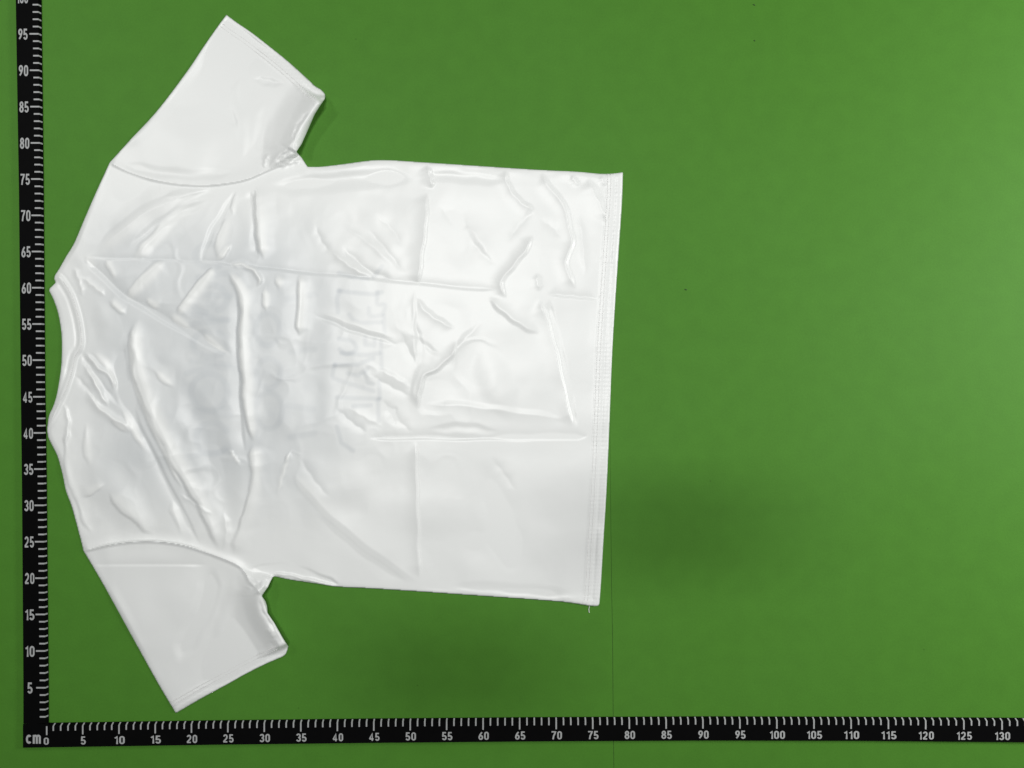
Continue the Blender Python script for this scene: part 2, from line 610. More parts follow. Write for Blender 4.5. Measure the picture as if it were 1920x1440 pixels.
z += 0.10 * NZ2 + 0.7 * NZ3 + 0.02 * NZ1
rg = 1 - np.abs(vnoise(75, 5) + 0.35 * NZ2)
z += 0.5 * np.clip(rg - 0.72, 0, 1) / 0.28 * sstep(0.0, 0.6, vnoise(170, 6)) * sstep(340, 420, y) * (1 - sstep(950, 1030, y))



def crumple(cell, seed, ax=1.0, ay=1.0, warp=0.3):
    """sharp-ridged facets: distance to scattered points"""
    r = np.random.default_rng(seed)
    a = x * ax / cell + warp * NZ3 + 0.15 * NZ2
    b = y * ay / cell + warp * vnoise(60, seed + 50)
    n = 40
    jx, jy = r.uniform(0, 1, (n, n)), r.uniform(0, 1, (n, n))
    i, j = np.floor(a).astype(int), np.floor(b).astype(int)
    best = np.full(x.shape, 9.0)
    for dj in (-1, 0, 1):
        for di in (-1, 0, 1):
            q = (j + dj) % n, (i + di) % n
            best = np.minimum(best, (a - i - di - jx[q]) ** 2 + (b - j - dj - jy[q]) ** 2)
    return np.sqrt(best)


busy = 0.16 + 0.75 * (1 - sstep(420, 800, x)) * sstep(320, 430, y) * (1 - sstep(960, 1050, y)) + 0.16 * sstep(480, 620, x) * (1 - sstep(560, 760, y))
z += busy * (2.0 * crumple(130, 11, 1.0, 0.75) + 0.7 * crumple(58, 12, 1.2, 0.8) + 0.1 * crumple(27, 13, 1, 1))

# --- body, hem half
crease(1.7, 5, 16, [(801, 362), (797, 430), (790, 480), (784, 537)], .12)
crease(1.7, 6, 14, [(801, 310), (806, 328), (812, 354)], .25)
crease(1.3, 5, 15, [(779, 826), (781, 900), (783, 980), (785, 1060), (787, 1084)], .1)
crease(0.5, 5, 8, [(778, 540), (776, 600), (779, 690)], .2)
crease(1.9, 6, 14, [(857, 636), (847, 664), (820, 690), (795, 705), (786, 735), (783, 768)], .18)
crease(0.7, 12, 10, [(908, 600), (885, 622), (862, 648), (835, 690)], .4)
crease(-0.9, 12, 5, [(395, 489), (480, 500), (600, 512), (690, 520), (770, 529), (850, 537), (935, 543)], .06)
crease(-0.45, 6, 4, [(160, 482), (290, 486), (420, 491)], .1)
crease(-0.9, 12, 5, [(1025, 551), (1080, 556), (1125, 560)], .2)
crease(-1.1, 14, 4, [(690, 822), (770, 821), (850, 822), (950, 822), (1050, 822), (1090, 820), (1106, 813)], .08)
crease(0.7, 10, 14, [(795, 758), (870, 761), (940, 770), (1060, 786)], .2)
crease(-0.6, 10, 14, [(800, 806), (870, 800), (940, 812)], .3, False)
crease(1.9, 5, 17, [(1010, 560), (1026, 600), (1037, 640), (1051, 700), (1064, 760), (1074, 800)], .1)
crease(-0.9, 9, 12, [(1032, 560), (1034, 600), (1045, 640), (1058, 700), (1070, 760), (1082, 802)], .1)
crease(1.4, 6, 13, [(947, 318), (952, 345), (968, 370), (990, 388), (1004, 394)], .15)
crease(-0.5, 9, 9, [(1002, 396), (975, 420), (950, 455)], .3)
crease(1.7, 6, 15, [(1014, 323), (1030, 350), (1050, 375), (1062, 395), (1067, 430), (1074, 455), (1064, 480), (1060, 495), (1070, 520), (1080, 542)], .1)
crease(0.6, 8, 8, [(1085, 400), (1092, 450), (1098, 520)], .3)
crease(1.7, 6, 13, [(1000, 442), (985, 470), (965, 495), (945, 520), (938, 532), (945, 550), (951, 560)], .15)
crease(1.6, 9, 18, [(1100, 332), (1115, 362), (1130, 392), (1136, 422)], .25)
crease(0.9, 6, 8, [(1070, 328), (1087, 350)], .3)
crease(1.0, 6, 9, [(1127, 328), (1136, 350)], .3)
crease(1.2, 12, 9, [(914, 556), (940, 580), (965, 600), (990, 615), (1012, 626)], .2)
crease(1.1, 8, 12, [(778, 556), (800, 585), (830, 605), (855, 617)], .25)
crease(-0.6, 8, 10, [(772, 590), (790, 640), (830, 670)], .3)
crease(-0.6, 12, 12, [(918, 855), (945, 888), (968, 922)], .35)
crease(0.9, 7, 8, [(1007, 512), (1008, 530), (1013, 546)], .3)
crease(0.6, 16, 12, [(870, 410), (905, 460), (930, 500)], .4)
crease(-0.5, 10, 10, [(820, 385), (850, 408), (885, 430)], .35)
crease(-0.5, 10, 10, [(880, 445), (905, 475), (935, 500)], .35)
crease(-0.5, 10, 10, [(1010, 410), (1040, 430), (1050, 450)], .35)
# fan of creases towards the crossing of the fold lines
crease(-1.2, 12, 8, [(640, 462), (672, 492), (700, 513), (740, 526)], .25)
crease(1.2, 8, 9, [(620, 470), (655, 498), (690, 519)], .25)
crease(-0.7, 9, 9, [(688, 428), (725, 470), (760, 515)], .3)
crease(0.6, 9, 9, [(640, 420), (690, 455), (745, 505)], .35)
crease(-0.6, 8, 8, [(590, 420), (605, 455), (625, 480)], .3)
crease(-0.5, 9, 9, [(700, 400), (735, 430), (760, 470)], .35)

GAIN = 1.75
# --- the printed middle: strips lifted off the print below
plateau(1.5, 11, 9, [(428, 505), (447, 530), (460, 556), (460, 600), (459, 640), (462, 680), (466, 720), (467, 760), (473, 800), (478, 830)], .05)
plateau(1.2, 13, 9, [(478, 832), (482, 880), (478, 930), (466, 975), (450, 1015), (438, 1040)], .06)
crease(-0.9, 6, 16, [(447, 545), (445, 640), (449, 700), (451, 780), (460, 850)], .15)
plateau(1.4, 11, 7, [(476, 345), (487, 370), (491, 400), (492, 440), (495, 470), (497, 490)], .12)
crease(-1.0, 6, 14, [(470, 355), (476, 400), (478, 450), (484, 488)], .15)
plateau(1.1, 9, 6, [(565, 512), (567, 540), (567, 575), (564, 610), (562, 632)], .1)
plateau(0.6, 6, 5, [(497, 535), (500, 560), (499, 588)], .2)
plateau(0.6, 7, 6, [(521, 512), (525, 530), (526, 545)], .3)
crease(1.5, 6, 5, [(428, 495), (455, 497), (475, 507), (486, 522), (484, 540)], .2)
# trough from the collar down to the chest
crease(-1.7, 13, 9, [(158, 480), (190, 512), (225, 545), (262, 570), (300, 592), (340, 615), (385, 640), (435, 665)], .08)
plateau(0.9, 6, 6, [(205, 560), (222, 575), (238, 592)], .2)
plateau(1.2, 11, 8, [(403, 498), (388, 525), (362, 558), (332, 592)], .08)
plateau(0.9, 12, 9, [(312, 488), (285, 515), (255, 545), (238, 566)], .12)
plateau(0.8, 13, 12, [(415, 368), (370, 386), (330, 412), (290, 452), (245, 492)], .12)
plateau(0.7, 8, 7, [(318, 586), (340, 602), (362, 620)], .2)
plateau(0.8, 7, 6, [(378, 622), (405, 645), (432, 664)], .2)
plateau(0.6, 10, 10, [(436, 395), (424, 430), (412, 465), (410, 490)], .2)
crease(1.2, 26, 16, [(400, 352), (330, 374), (270, 402), (220, 440), (175, 478)], .2)
crease(-0.9, 12, 14, [(400, 372), (340, 398), (285, 430), (240, 470)], .25, False)
crease(-0.7, 9, 9, [(445, 350), (425, 390), (395, 440), (375, 500)], .25, False)
plateau(0.8, 7, 7, [(196, 484), (206, 496), (213, 510), (218, 526)], .2)
plateau(0.6, 6, 5, [(160, 478), (172, 490), (182, 502)], .2)
plateau(0.6, 6, 5, [(272, 558), (286, 567), (302, 578)], .2)
plateau(0.7, 7, 6, [(406, 490), (418, 474), (434, 455)], .2)
plateau(0.5, 6, 6, [(168, 658), (186, 668), (202, 684), (214, 712), (222, 738)], .15)
plateau(0.5, 5, 5, [(160, 684), (174, 702), (184, 722), (188, 736)], .2)
plateau(0.5, 5, 6, [(300, 372), (345, 362), (395, 354)], .2)
plateau(0.5, 5, 6, [(448, 352), (440, 380), (436, 410)], .2)
plateau(0.6, 7, 7, [(225, 760), (250, 800), (275, 850)], .2)
# broad slack folds
for h_, w_, p_ in [(-1.5, 38, [(200, 600), (228, 700), (268, 800)]), (1.5, 48, [(160, 850), (220, 930), (290, 1000)]),
                   (-1.5, 40, [(330, 690), (375, 790), (415, 890), (435, 1000)]), (0.5, 40, [(522, 410), (532, 520), (526, 640), (532, 760), (522, 880)]),
                   (-0.4, 40, [(590, 400), (584, 560), (592, 720), (580, 860)]), (1.4, 45, [(360, 350), (270, 400), (200, 470)]),
                   (-1.3, 30, [(420, 350), (350, 400), (290, 470), (240, 520)]), (1.2, 30, [(180, 560), (205, 620), (215, 690)]),
                   (0.8, 46, [(680, 360), (720, 430), (735, 500)]), (-0.6, 46, [(850, 340), (860, 440), (880, 520)]), (1.2, 40, [(900, 640), (930, 720), (960, 790)]),
                   (-0.9, 50, [(900, 860), (940, 960), (960, 1080)])]:
    crease(h_, w_, w_, p_, .35, False)
# the long S-shaped fold
plateau(1.7, 15, 9, [(262, 596), (257, 625), (259, 660), (264, 700), (280, 748), (303, 800), (333, 860), (363, 910), (392, 962), (410, 1012), (414, 1034)], .05)
crease(0.9, 7, 5, [(250, 610), (245, 650), (249, 700), (263, 750), (288, 808), (316, 866), (345, 920)], .1)
crease(-1.1, 6, 14, [(232, 640), (234, 700), (250, 770), (282, 840), (312, 900), (345, 965), (378, 1024)], .12)
crease(0.4, 3, 5, [(335, 925), (365, 944), (400, 966)], .2)
plateau(0.6, 8, 9, [(285, 690), (305, 706), (330, 727)], .25)
crease(0.8, 8, 8, [(420, 958), (425, 1000), (418, 1035)], .3)
# around the collar
crease(1.6, 6, 5, [(160, 660), (185, 690), (206, 705), (216, 735)], .2)
crease(-1.1, 7, 7, [(150, 655), (172, 692), (200, 730), (225, 762)], .2)
crease(1.3, 5, 6, [(156, 682), (172, 706), (190, 740), (205, 765)], .2)
crease(-0.9, 6, 7, [(140, 700), (165, 730), (185, 760)], .25)
crease(1.7, 8, 8, [(162, 725), (180, 758), (205, 780), (235, 798), (250, 815)], .2)
plateau(0.7, 10, 7, [(205, 780), (228, 796), (246, 812)], .25)
crease(1.0, 7, 6, [(138, 500), (150, 530), (156, 558)], .25)
crease(0.8, 6, 6, [(152, 518), (180, 540), (200, 556)], .25)
plateau(0.7, 8, 6, [(128, 795), (126, 840), (132, 890), (145, 925), (160, 975), (178, 1004)], .1)
plateau(0.7, 9, 8, [(162, 790), (166, 840), (172, 880)], .2)
plateau(0.9, 9, 7, [(150, 930), (178, 914), (200, 906)], .2)
plateau(1.1, 12, 10, [(203, 920), (235, 950), (265, 978), (292, 1004)], .12)
plateau(0.6, 8, 8, [(322, 935), (333, 970), (343, 1006)], .2)
crease(1.0, 5, 5, [(118, 752), (128, 790), (122, 840)], .25)
GAIN = 1.0
# below the print
crease(0.8, 3, 5, [(430, 840), (440, 856), (452, 874)], .25)
plateau(0.8, 5, 4, [(546, 842), (538, 862), (530, 872)], .3)
crease(0.9, 6, 6, [(545, 850), (530, 890), (520, 930)], .3)
crease(0.9, 24, 14, [(548, 885), (600, 945), (650, 990), (700, 1030), (750, 1065), (784, 1092)], .12)
crease(-0.6, 12, 20, [(585, 960), (640, 1010), (690, 1050), (770, 1098)], .2)
crease(-0.7, 9, 9, [(560, 855), (590, 900), (620, 935)], .3)
crease(-0.9, 10, 10, [(715, 745), (735, 775), (760, 800), (778, 812)], .3)
crease(0.9, 9, 9, [(650, 762), (690, 785), (720, 800)], .3)
crease(-1.0, 9, 9, [(630, 765), (660, 792), (690, 812)], .25)
crease(0.9, 8, 12, [(705, 690), (735, 705), (772, 728)], .3)
crease(-0.8, 9, 9, [(690, 700), (735, 726), (775, 745)], .3)
crease(-1.1, 8, 6, [(585, 590), (625, 605), (665, 622), (705, 632), (750, 648)], .2)
crease(0.9, 9, 8, [(600, 585), (640, 600), (690, 618), (745, 634)], .25)
crease(-0.8, 8, 8, [(750, 620), (765, 655), (785, 690)], .3)
crease(-0.8, 7, 9, [(745, 760), (738, 775), (742, 800)], .3)
GAIN = 2.0
# fold below the armpit
crease(-4.0, 5, 6, [(470, 1066), (510, 1065), (545, 1067), (580, 1076), (612, 1088), (640, 1098)], .15)
crease(2.0, 6, 8, [(500, 1078), (540, 1078), (580, 1088), (625, 1100)], .2)
crease(-0.8, 4, 4, [(520, 1081), (560, 1080), (600, 1089)], .25)
# roll along the upper side seam
crease(-1.1, 18, 26, [(500, 350), (560, 345), (640, 338), (720, 330), (780, 336)], .2, False)
crease(-0.5, 10, 16, [(780, 325), (880, 332), (960, 340)], .3, False)
crease(-0.5, 18, 10, [(840, 1100), (960, 1108), (1090, 1118)], .25, False)

GAIN = 1.4
# --- sleeves
crease(1.7, 26, 4, seam_top[::1].tolist(), .02, True, 0)
crease(-0.9, 14, 12, [(225, 303), (260, 316), (320, 326), (390, 328), (440, 322)], .2, False)
crease(-1.1, 9, 11, [(470, 146), (498, 152), (538, 158)], .45, False)
crease(-1.0, 10, 13, [(408, 186), (430, 214), (448, 244)], .45, False)
crease(0.7, 18, 18, [(470, 120), (440, 170), (455, 250), (450, 320)], .3, False)
crease(-0.6, 18, 18, [(500, 190), (490, 250), (480, 310)], .3, False)
crease(1.7, 10, 5, seam_bot.tolist(), .02, True, 0)
crease(2.6, 2, 40, [(157, 1033), (200, 1022), (250, 1015), (300, 1015), (350, 1023), (400, 1040)], .2, True, 0)
crease(-0.6, 10, 4, [(168, 1059), (240, 1058), (330, 1058), (392, 1059)], .12, True, 0)
crease(-1.8, 26, 26, [(400, 1060), (385, 1130), (352, 1200), (335, 1245)], .2, False)
crease(0.7, 18, 18, [(440, 1070), (428, 1140), (400, 1215)], .25, False)
crease(0.5, 14, 14, [(440, 1180), (410, 1240)], .3, False)

slv = (inside(x, y, np.vstack([seam_top, np.array(slv_top_in[::-1][2:]), np.vstack(chains[1:3])[::-1]])) | inside(x, y, np.vstack([seam_bot, np.array(slv_bot_in[4:], float), np.vstack([chains[9], chains[10]])])))
z += np.where(slv, 2.6 * vnoise(150, 21) + 0.8 * vnoise(70, 22), 0) * sstep(0, 40, np.minimum(seg_dist(x, y, seam_top)[0], seg_dist(x, y, seam_bot)[0]))

# --- edges: everything rolls down to the mat, open sleeve edges stand up
T = 1.7
e = np.clip(ed / 3.6, 0, 1)
e = np.sqrt(1 - (1 - e) ** 2)
damp = sstep(0, 9, ed)
z *= damp * 0.95 + 0.05
rise = np.zeros_like(z)
crease(12.0, 22, 62, [(604, 182), (585, 206), (564, 235), (552, 262), (548, 282), (556, 298)], .1, False, 0, rise)
crease(9.0, 18, 40, [(608, 178), (604, 192), (588, 219), (572, 255), (556, 290)], .06, False, 0, rise)
crease(8.0, 24, 60, [(500, 1082), (488, 1104), (484, 1130), (498, 1165), (518, 1196), (533, 1222)], .1, False, 0, rise)
crease(9.0, 18, 40, [(513, 1080), (504, 1100), (492, 1117), (500, 1150), (528, 1192), (541, 1213)], .06, False, 0, rise)
rise += 1.3 * sstep(-0.3, 0.8, NZ3) * (1 - sstep(0, 24, ed))
z += T * e + rise
GAIN = 1.1
# small hard wrinkles at the armpits
for h, wa, wb, p in [
    (2.2, 5, 6, [(505, 318), (515, 300), (545, 272), (560, 240)]),
    (-2.0, 5, 5, [(520, 310), (530, 292), (548, 285)]),
    (2.0, 4, 5, [(520, 314), (545, 305), (566, 300)]),
    (-1.8, 4, 4, [(530, 300), (548, 296), (562, 293)]),
    (1.6, 5, 5, [(496, 318), (498, 300), (506, 288)]),
    (-2.2, 4, 6, [(584, 206), (566, 226), (554, 246), (549, 275)]),
    (1.4, 4, 4, [(556, 232), (551, 246), (545, 262)]),
    (-2.0, 6, 5, [(470, 1108), (480, 1096), (495, 1090)]),
    (1.8, 5, 5, [(474, 1116), (486, 1106), (500, 1096)]),
    (-1.8, 4, 4, [(497, 1084), (500, 1094), (494, 1110)]),
    (-2.0, 4, 6, [(488, 1116), (490, 1140), (506, 1165), (520, 1186)]),
    (1.6, 6, 6, [(496, 1178), (508, 1186), (512, 1198)]),
    (1.4, 5, 5, [(512, 1196), (520, 1204), (526, 1216)]),
    (-1.2, 5, 5, [(504, 1200), (514, 1212), (524, 1222)]),
]:
    crease(h, wa, wb, p, .25)

# --- hems, cuffs and collar: folded double, stitched
hem_c = spline(hem_line + [(1122, 1140)], 10)
hem_d = seg_dist(x, y, spline([(1169, 300)] + hem_line + [(1123, 1150)], 10))[0]
cuff_t = seg_dist(x, y, spline([(405, 12)] + slv_top_hem[:-1] + [(614, 186), (625, 196)], 7))[0]
cuff_b = seg_dist(x, y, spline([(560, 1214), (536, 1229)] + slv_bot_hem[2:] + [(310, 1348)], 8))[0]
on_top = inside(x, y, np.vstack([seam_top, np.array(slv_top_in[::-1][2:]), np.vstack(chains[1:3])[::-1]]))
on_bot = inside(x, y, np.vstack([seam_bot, np.array(slv_bot_in[4:], float), np.vstack([chains[9], chains[10]])]))
collar_poly = np.vstack([collar_in, chains[12], chains[13]])
on_col = inside(x, y, collar_poly)
pk = 0.10 * np.sin(y * 0.9 + 1.5 * np.sin(y * 0.11)) + 0.08 * np.sin(x * 0.85 + y * 0.5)   # stitch pucker


def band(d, wdt, where):
    b = np.where(where, 1 - sstep(wdt - 3, wdt + 3, d), 0)
    groove = np.where(where, np.exp(-((d - wdt * 0.45) / 2.0) ** 2), 0)
    g2 = np.where(where, np.exp(-((d - wdt + 4) / 1.6) ** 2), 0)
    return 0.7 * b - 0.6 * groove - 0.3 * g2 + b * pk * 0.8


HW = 31.0
body = ~(on_top | on_bot | on_col)
z += band(hem_d, HW, body & (x > 1000))
z += band(cuff_t, 27, on_top)
z += band(cuff_b, 25, on_bot)
ci = seg_dist(x, y, collar_in)[0]
z += np.where(on_col, 0.9 * sstep(0, 5, ci), 0) + 1.9 * np.exp(-(ci / 4.0) ** 2) * sstep(0, 10, ed) - np.where(on_col, 0.8 * np.exp(-((ci - 9) / 3.0) ** 2), 0.5 * np.exp(-((ci - 8) / 3.0) ** 2)) * sstep(0, 10, ed) + np.where(on_col, 0.05 * np.sin(ed * 1.9), 0)
crease(-0.7, 3, 3, [(440, 42), (480, 76), (520, 107), (560, 143), (596, 174)], .1, True, 0)
z = np.maximum(z, 0.35 + 0.5 * e)

# ------------------------------------------------------------------ the print on the front, showing faintly through the cloth, with satin shading painted in
pr = np.zeros_like(x)
pr += 0.36 * sstep(110, 240, x) * (1 - sstep(500, 700, x)) * sstep(340, 500, y) * (1 - sstep(860, 1030, y))  # broad grey: print show-through, plus the satin's shading put into the colour
pr += 0.08 * sstep(300, 380, x) * (1 - sstep(520, 640, x)) * sstep(400, 490, y) * (1 - sstep(820, 920, y))
pr += 0.14 * sstep(560, 610, x) * (1 - sstep(640, 760, x)) * sstep(490, 540, y) * (1 - sstep(820, 900, y))


def ghost(v, w, pts, close=False):
    global pr
    p = np.array(pts + (pts[:1] if close else []), float)
    d = seg_dist(x, y, spline(p, 5) if len(p) > 4 and not close else p)[0]
    pr = pr + v * (1 - sstep(w * 0.3, w * 0.5 + 5, d))


def ring(v, w, cx, cy, rx, ry, a0=0, a1=360):
    t = np.radians(np.linspace(a0, a1, 28))
    ghost(v, w, [(cx + rx * math.cos(q), cy + ry * math.sin(q)) for q in t])


# outlined slab letters of the lower line, lying on their side
for p in [[(635, 545), (655, 548), (700, 552), (716, 548)], [(637, 545), (632, 560), (634, 585)], [(708, 548), (708, 570), (722, 572), (716, 590), (694, 592), (692, 578)],
          [(655, 590), (662, 600), (676, 606), (715, 604)], [(720, 592), (721, 628)], [(636, 635), (660, 640), (668, 655), (650, 664), (637, 655)],
          [(685, 632), (685, 646), (702, 648), (703, 636)], [(714, 640), (716, 690)], [(640, 662), (690, 666), (712, 662)], [(628, 684), (670, 684), (700, 672)],
          [(628, 684), (624, 705), (634, 712), (664, 722), (700, 733)], [(652, 700), (672, 704), (690, 690)], [(686, 700), (690, 718), (700, 720)],
          [(711, 715), (712, 745)], [(632, 745), (712, 748)], [(662, 762), (695, 760)], [(709, 750), (710, 790)], [(632, 800), (640, 830), (662, 845)],
          [(636, 512), (660, 520), (690, 522)], [(716, 500), (700, 520)]]:
    ghost(0.27, 4.0, p)
# the big letters of the first line
for cx, cy, rx, ry, a0, a1 in [(392, 560, 34, 26, 100, 420), (394, 645, 32, 24, -60, 250), (393, 735, 34, 34, 0, 360), (398, 822, 30, 30, 40, 330), (396, 480, 30, 22, 60, 300)]:
    ring(0.13, 9, cx, cy, rx, ry, a0, a1)
for p in [[(362, 590), (428, 600)], [(360, 676), (430, 684)], [(372, 520), (430, 512)], [(366, 782), (432, 778)], [(540, 560), (590, 552)], [(545, 660), (590, 655)], [(540, 760), (588, 768)], [(545, 820), (590, 812)]]:
    ghost(0.11, 8, p)
# round shapes of the upper line
for cx, cy, rx, ry in [(502, 618, 22, 30), (504, 700, 22, 28), (505, 770, 24, 34)]:
    ring(0.13, 7, cx, cy, rx, ry)
for cx, cy, r in [(503, 700, 14), (395, 738, 28), (395, 820, 24), (400, 590, 24), (508, 765, 14), (590, 775, 26), (585, 720, 18)]:
    pr = pr + 0.05 * np.exp(-(((x - cx) ** 2 + (y - cy) ** 2) / (r * r)) ** 2)
for p in [[(348, 560), (380, 552), (432, 556)], [(345, 610), (372, 606), (425, 600)], [(350, 700), (395, 688), (436, 690)], [(365, 770), (400, 772), (430, 764)], [(346, 860), (380, 850), (430, 846)]]:
    ghost(0.10, 8, p)
for _ in range(46):
    cx, cy = rng.uniform(345, 600), rng.uniform(500, 860)
    r = rng.uniform(6, 15)
    pr = pr + rng.choice([-0.06, 0.05]) * np.exp(-(((x - cx) ** 2 / (r * r) + (y - cy) ** 2 / (r * r * rng.uniform(.6, 2.4)))) ** 2)
pr = pr * (1 + 0.1 * NZ2 + 0.15 * NZ3)
pr = np.clip(pr, 0, 1) * (1 - 0.97 * lift) * sstep(2, 20, ed)  # lifted folds go pale: clear of the print, and painted satin highlights
pr[on_top | on_bot | on_col] = 0

# ------------------------------------------------------------------ build the shirt's parts out of the net
kk = (H - z * 0.001) / H
wx = (x - 960) / 1920 * W * kk
wy = -(y - 720) / 1920 * W * kk
wz = z * 0.001 + 0.0006
pos = np.column_stack([wx, wy, wz])

qi = np.argwhere(quad)
F = np.column_stack([idx[qi[:, 0] + 1, qi[:, 1]], idx[qi[:, 0] + 1, qi[:, 1] + 1], idx[qi[:, 0], qi[:, 1] + 1], idx[qi[:, 0], qi[:, 1]]])
fx, fy = x[F].mean(1), y[F].mean(1)
part = np.zeros(len(F), int)
poly_t = np.vstack([seam_top, np.array(slv_top_in[::-1][2:]), np.vstack(chains[1:3])[::-1]])
poly_b = np.vstack([seam_bot, np.array(slv_bot_in[4:], float), np.vstack([chains[9], chains[10]])])
ft, fb, fc = inside(fx, fy, poly_t), inside(fx, fy, poly_b), inside(fx, fy, collar_poly)
part[ft] = 1
part[fb] = 2
part[ft & (cuff_t[F].mean(1) < 27)] = 3
part[fb & (cuff_b[F].mean(1) < 25)] = 4
part[fc] = 5
part[(part == 0) & (hem_d[F].mean(1) < HW) & (fx > 1000)] = 6

# skirt: the outer edge goes down to the mat, a little under
edges = np.vstack([F[:, [0, 1]], F[:, [1, 2]], F[:, [2, 3]], F[:, [3, 0]]])
owner = np.concatenate([np.arange(len(F))] * 4)
key = np.sort(edges, 1)
uq, inv, cnt = np.unique(key, axis=0, return_inverse=True, return_counts=True)
inv = inv.ravel()
bnd = np.flatnonzero(cnt[inv] == 1)
bv = np.unique(edges[bnd])
inward = np.column_stack([x[bv], y[bv]])
# inward direction from the net itself
acc = np.zeros((len(x), 2))
num = np.zeros(len(x))
cen = np.column_stack([fx, fy])
for k in range(4):
    np.add.at(acc, F[:, k], cen)
    np.add.at(num, F[:, k], 1)
inn = acc[bv] / num[bv][:, None] - inward
inn /= np.maximum(np.linalg.norm(inn, axis=1), 1e-6)[:, None]
low = inward + inn * 1.6
lowpos = np.column_stack([(low[:, 0] - 960) / PXM, -(low[:, 1] - 720) / PXM, np.full(len(bv), 0.00025)])
remap = -np.ones(len(x), int)
remap[bv] = len(pos) + np.arange(len(bv))
allpos = np.vstack([pos, lowpos])
allpr = np.concatenate([pr, np.zeros(len(bv))])
E = edges[bnd]
SK = np.column_stack([E[:, 1], E[:, 0], remap[E[:, 0]], remap[E[:, 1]]])
SKp = part[owner[bnd]]


def part_mesh(name, code):
    f = np.vstack([F[part == code], SK[SKp == code]])
    u, inv2 = np.unique(f, return_inverse=True)
    f2 = inv2.reshape(f.shape)
    me = bpy.data.meshes.new(name)
    me.vertices.add(len(u))
    me.vertices.foreach_set('co', allpos[u].ravel())
    me.loops.add(f2.size)
    me.loops.foreach_set('vertex_index', f2.ravel().astype(np.int32))
    me.polygons.add(len(f2))
    me.polygons.foreach_set('loop_start', (np.arange(len(f2)) * 4).astype(np.int32))
    me.update(calc_edges=True)
    me.polygons.foreach_set('use_smooth', np.ones(len(f2), bool))
    a = me.attributes.new('print_and_satin_shade', 'FLOAT', 'POINT')
    a.data.foreach_set('value', allpr[u].astype(np.float32))
    me.validate()
    return me


shirt = empty('t_shirt', P(640, 700), 'white satin short-sleeved t-shirt lying creased, back up, on the green mat', 't-shirt')
back = add_obj('back_panel', part_mesh('back_panel', 0), M_FAB, shirt)
sl1 = add_obj('sleeve', part_mesh('sleeve', 1), M_FAB, shirt)
sl2 = add_obj('sleeve', part_mesh('sleeve', 2), M_FAB, shirt)
cu1 = add_obj('cuff', part_mesh('cuff', 3), M_FAB, sl1)
cu2 = add_obj('cuff', part_mesh('cuff', 4), M_FAB, sl2)
col = add_obj('collar', part_mesh('collar', 5), M_FAB, shirt)
col['label'] = 'ribbed white band of the neckline'
hem = add_obj('hem', part_mesh('hem', 6), M_FAB, shirt)

# the front of the shirt, flat underneath
cx0, cy0 = OUT.mean(0)
fr = []
nO = len(OUT)
for i in range(nO):
    tvec = OUT[(i + 1) % nO] - OUT[i - 1]
    tvec /= max(np.linalg.norm(tvec), 1e-6)
    nrm = np.array([-tvec[1], tvec[0]])
    fr.append(OUT[i] + nrm * 5.0)
fr = np.array(fr)
if not inside(np.array([fr[60][0]]), np.array([fr[60][1]]), OUT)[0]:
    fr = 2 * OUT - fr
fv = [P(a, b, 0.0006) for a, b in fr] + [P(a, b, 0.0002) for a, b in fr]
ff = [tuple(reversed(range(nO))), tuple(range(nO, 2 * nO))] + [(i, (i + 1) % nO, (i + 1) % nO + nO, i + nO) for i in range(nO)]
fp = add_obj('front_panel', mesh('front_panel', fv, ff), M_FAB, shirt)

# ------------------------------------------------------------------ stitching: short threads along hems, cuffs, collar
ZG = np.zeros(X.shape)
ZG[used] = wz


def zat(px, py):
    i = np.clip(np.round((px - gx[0]) / G).astype(int), 0, len(gx) - 1)
    j = np.clip(np.round((py - gy[0]) / G).astype(int), 0, len(gy) - 1)
    r = np.zeros(len(i))
    for dj in (-1, 0, 1):
        for di in (-1, 0, 1):
            r = np.maximum(r, ZG[np.clip(j + dj, 0, len(gy) - 1), np.clip(i + di, 0, len(gx) - 1)])
    return r


def stitches(lines, parent, pitch=4.2, ln=2.9, wd=0.75):
    V, Fq = [], []
    for p in lines:
        p = np.asarray(p, float)
        L = np.concatenate([[0], np.cumsum(np.hypot(*np.diff(p, axis=0).T))])
        s = np.arange(pitch, L[-1] - pitch, pitch)
        ax = np.interp(s, L, p[:, 0])
        ay = np.interp(s, L, p[:, 1])
        bx = np.interp(s + ln, L, p[:, 0])
        by = np.interp(s + ln, L, p[:, 1])
        z1 = zat((ax + bx) / 2, (ay + by) / 2)
        for a, b, c, d, zz in zip(ax, ay, bx, by, z1):
            if zz <= 0:
                continue
            t = np.array([c - a, d - b])
            t /= max(np.linalg.norm(t), 1e-6)
            n_ = np.array([-t[1], t[0]]) * wd
            o = len(V)
            for (qx, qy), q in (((a, b), 0.0), ((c, d), 0.0)):
                V += [P(qx - n_[0], qy - n_[1], zz - 0.0001), P(qx, qy, zz + 0.0002), P(qx + n_[0], qy + n_[1], zz - 0.0001)]
            Fq += [(o, o + 3, o + 4, o + 1), (o + 1, o + 4, o + 5, o + 2)]
    o = add_obj('stitching', mesh('stitching', V, Fq), M_THREAD, parent)
    o['kind'] = 'stuff'
    return o


def offset(line, d):
    p = np.asarray(line, float)
    t = np.gradient(p, axis=0)
    t /= np.maximum(np.linalg.norm(t, axis=1), 1e-6)[:, None]
    return p + np.column_stack([-t[:, 1], t[:, 0]]) * d


hl = spline(hem_line, 10)
stitches([offset(hl, HW - 3), offset(hl, HW - 9)], hem)
ht = spline(slv_top_hem[:-1], 7)
stitches([offset(ht, 24), offset(ht, 18)], sl1)
hb = spline(slv_bot_hem[2:], 8)
stitches([offset(hb, 22), offset(hb, 16)], sl2)
stitches([collar_in[4:-3]], col, 3.6, 2.6)

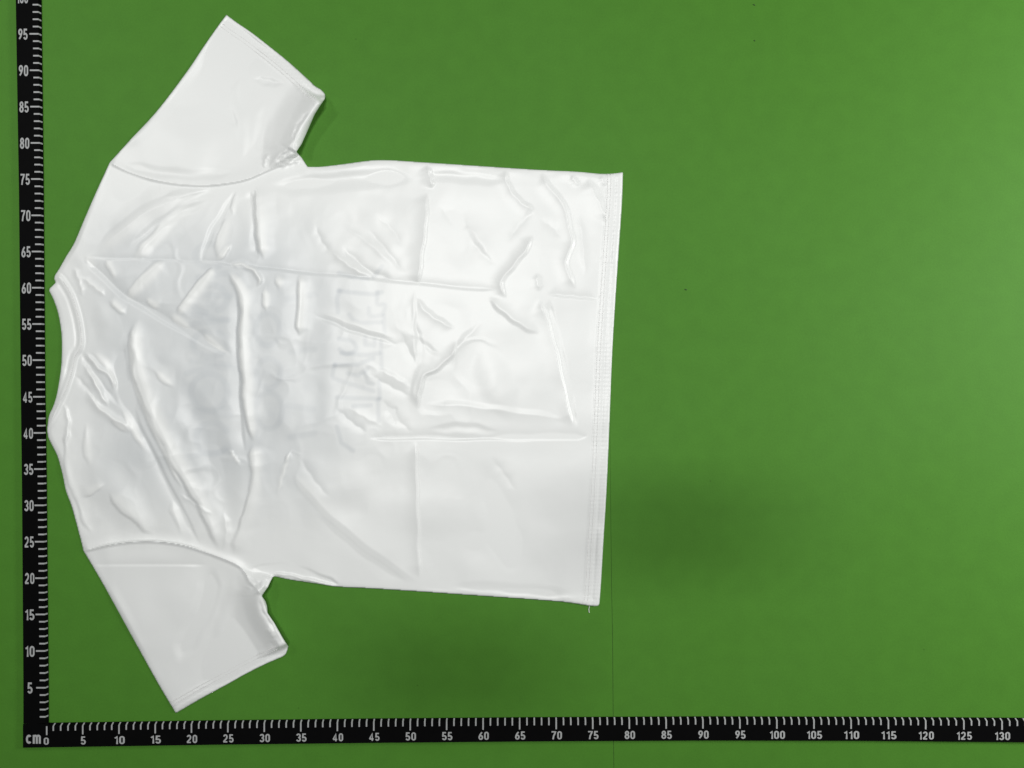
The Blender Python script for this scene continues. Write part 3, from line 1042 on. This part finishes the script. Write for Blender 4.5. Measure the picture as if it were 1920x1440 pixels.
# a loose thread end at the hem's corner
tp = spline([(1104, 1131), (1105, 1137), (1104, 1143), (1105, 1149)], 2)
V, Fq = [], []
for i, (a, b) in enumerate(tp):
    zc = max(0.0005, 0.0022 - 0.0004 * i)
    V += [P(a - 0.7, b, zc), P(a, b, zc + 0.0006), P(a + 0.7, b, zc)]
    if i:
        o = 3 * (i - 1)
        Fq += [(o, o + 1, o + 4, o + 3), (o + 1, o + 2, o + 5, o + 4), (o + 2, o, o + 3, o + 5)]
add_obj('loose_thread', mesh('loose_thread', V, Fq), M_THREAD, hem)

# ------------------------------------------------------------------ the phone that takes the picture, level above the mat
PC = (-0.058, -0.012)
ph = empty('smartphone', (PC[0], PC[1], 1.0475), 'dark smartphone held level above the shirt with its lenses facing down', 'phone')


def rounded_slab(name, cx, cy, w, h, r, z0, z1, n=6):
    pts = []
    for qx, qy, a0 in ((1, 1, 0), (-1, 1, 90), (-1, -1, 180), (1, -1, 270)):
        for i in range(n + 1):
            t = math.radians(a0 + 90 * i / n)
            pts.append((cx + qx * (w / 2 - r) + r * math.cos(t), cy + qy * (h / 2 - r) + r * math.sin(t)))
    m = len(pts)
    v = [(a, b, z1) for a, b in pts] + [(a, b, z0) for a, b in pts]
    f = [tuple(range(m)), tuple(range(2 * m - 1, m - 1, -1))] + [(i + m, (i + 1) % m + m, (i + 1) % m, i) for i in range(m)]
    return mesh(name, v, f)


add_obj('body', rounded_slab('body', PC[0], PC[1], 0.162, 0.078, 0.011, 1.0475, 1.0560), M_BLACK, ph)
add_obj('screen', rounded_slab('screen', PC[0], PC[1], 0.154, 0.071, 0.009, 1.0561, 1.0566), M_BLACK, ph)
for lx, ly in ((0.0, 0.0), (0.011, 0.014), (0.011, -0.014)):
    add_obj('lens', rounded_slab('lens', lx, ly, 0.013, 0.013, 0.0064, 1.0455, 1.0474), M_BLACK, ph)

# ------------------------------------------------------------------ specks of lint on the mat
def speck(cx, cy, rx, ry, ang):
    V, Fc = [], []
    n = 7
    for lv, (k, zz) in enumerate(((1.0, 0.0001), (0.8, 0.0006), (0.25, 0.0009))):
        for i in range(n):
            t = 2 * math.pi * i / n
            r = k * (1 + 0.3 * math.sin(3 * t + cx))
            u, w = rx * r * math.cos(t), ry * r * math.sin(t)
            V.append(P(cx + u * math.cos(ang) - w * math.sin(ang), cy + u * math.sin(ang) + w * math.cos(ang), zz))
    for lv in range(2):
        for i in range(n):
            j = (i + 1) % n
            Fc.append((lv * n + j, lv * n + i, (lv + 1) * n + i, (lv + 1) * n + j))
    Fc.append(tuple(range(3 * n - 1, 2 * n - 1, -1)))
    o = add_obj('lint_speck', mesh('lint_speck', V, Fc, True), M_TABLE)
    o['label'] = 'tiny dark speck of lint lying on the bare green mat'
    o['category'] = 'lint'
    o['group'] = 'specks of lint on the mat'


for a in ((1286, 543, 2.2, 1.4, .3), (1414, 9, 2.8, 1.0, .5), (1415, 76, 1.6, 1.1, 1.2)):
    speck(*a)
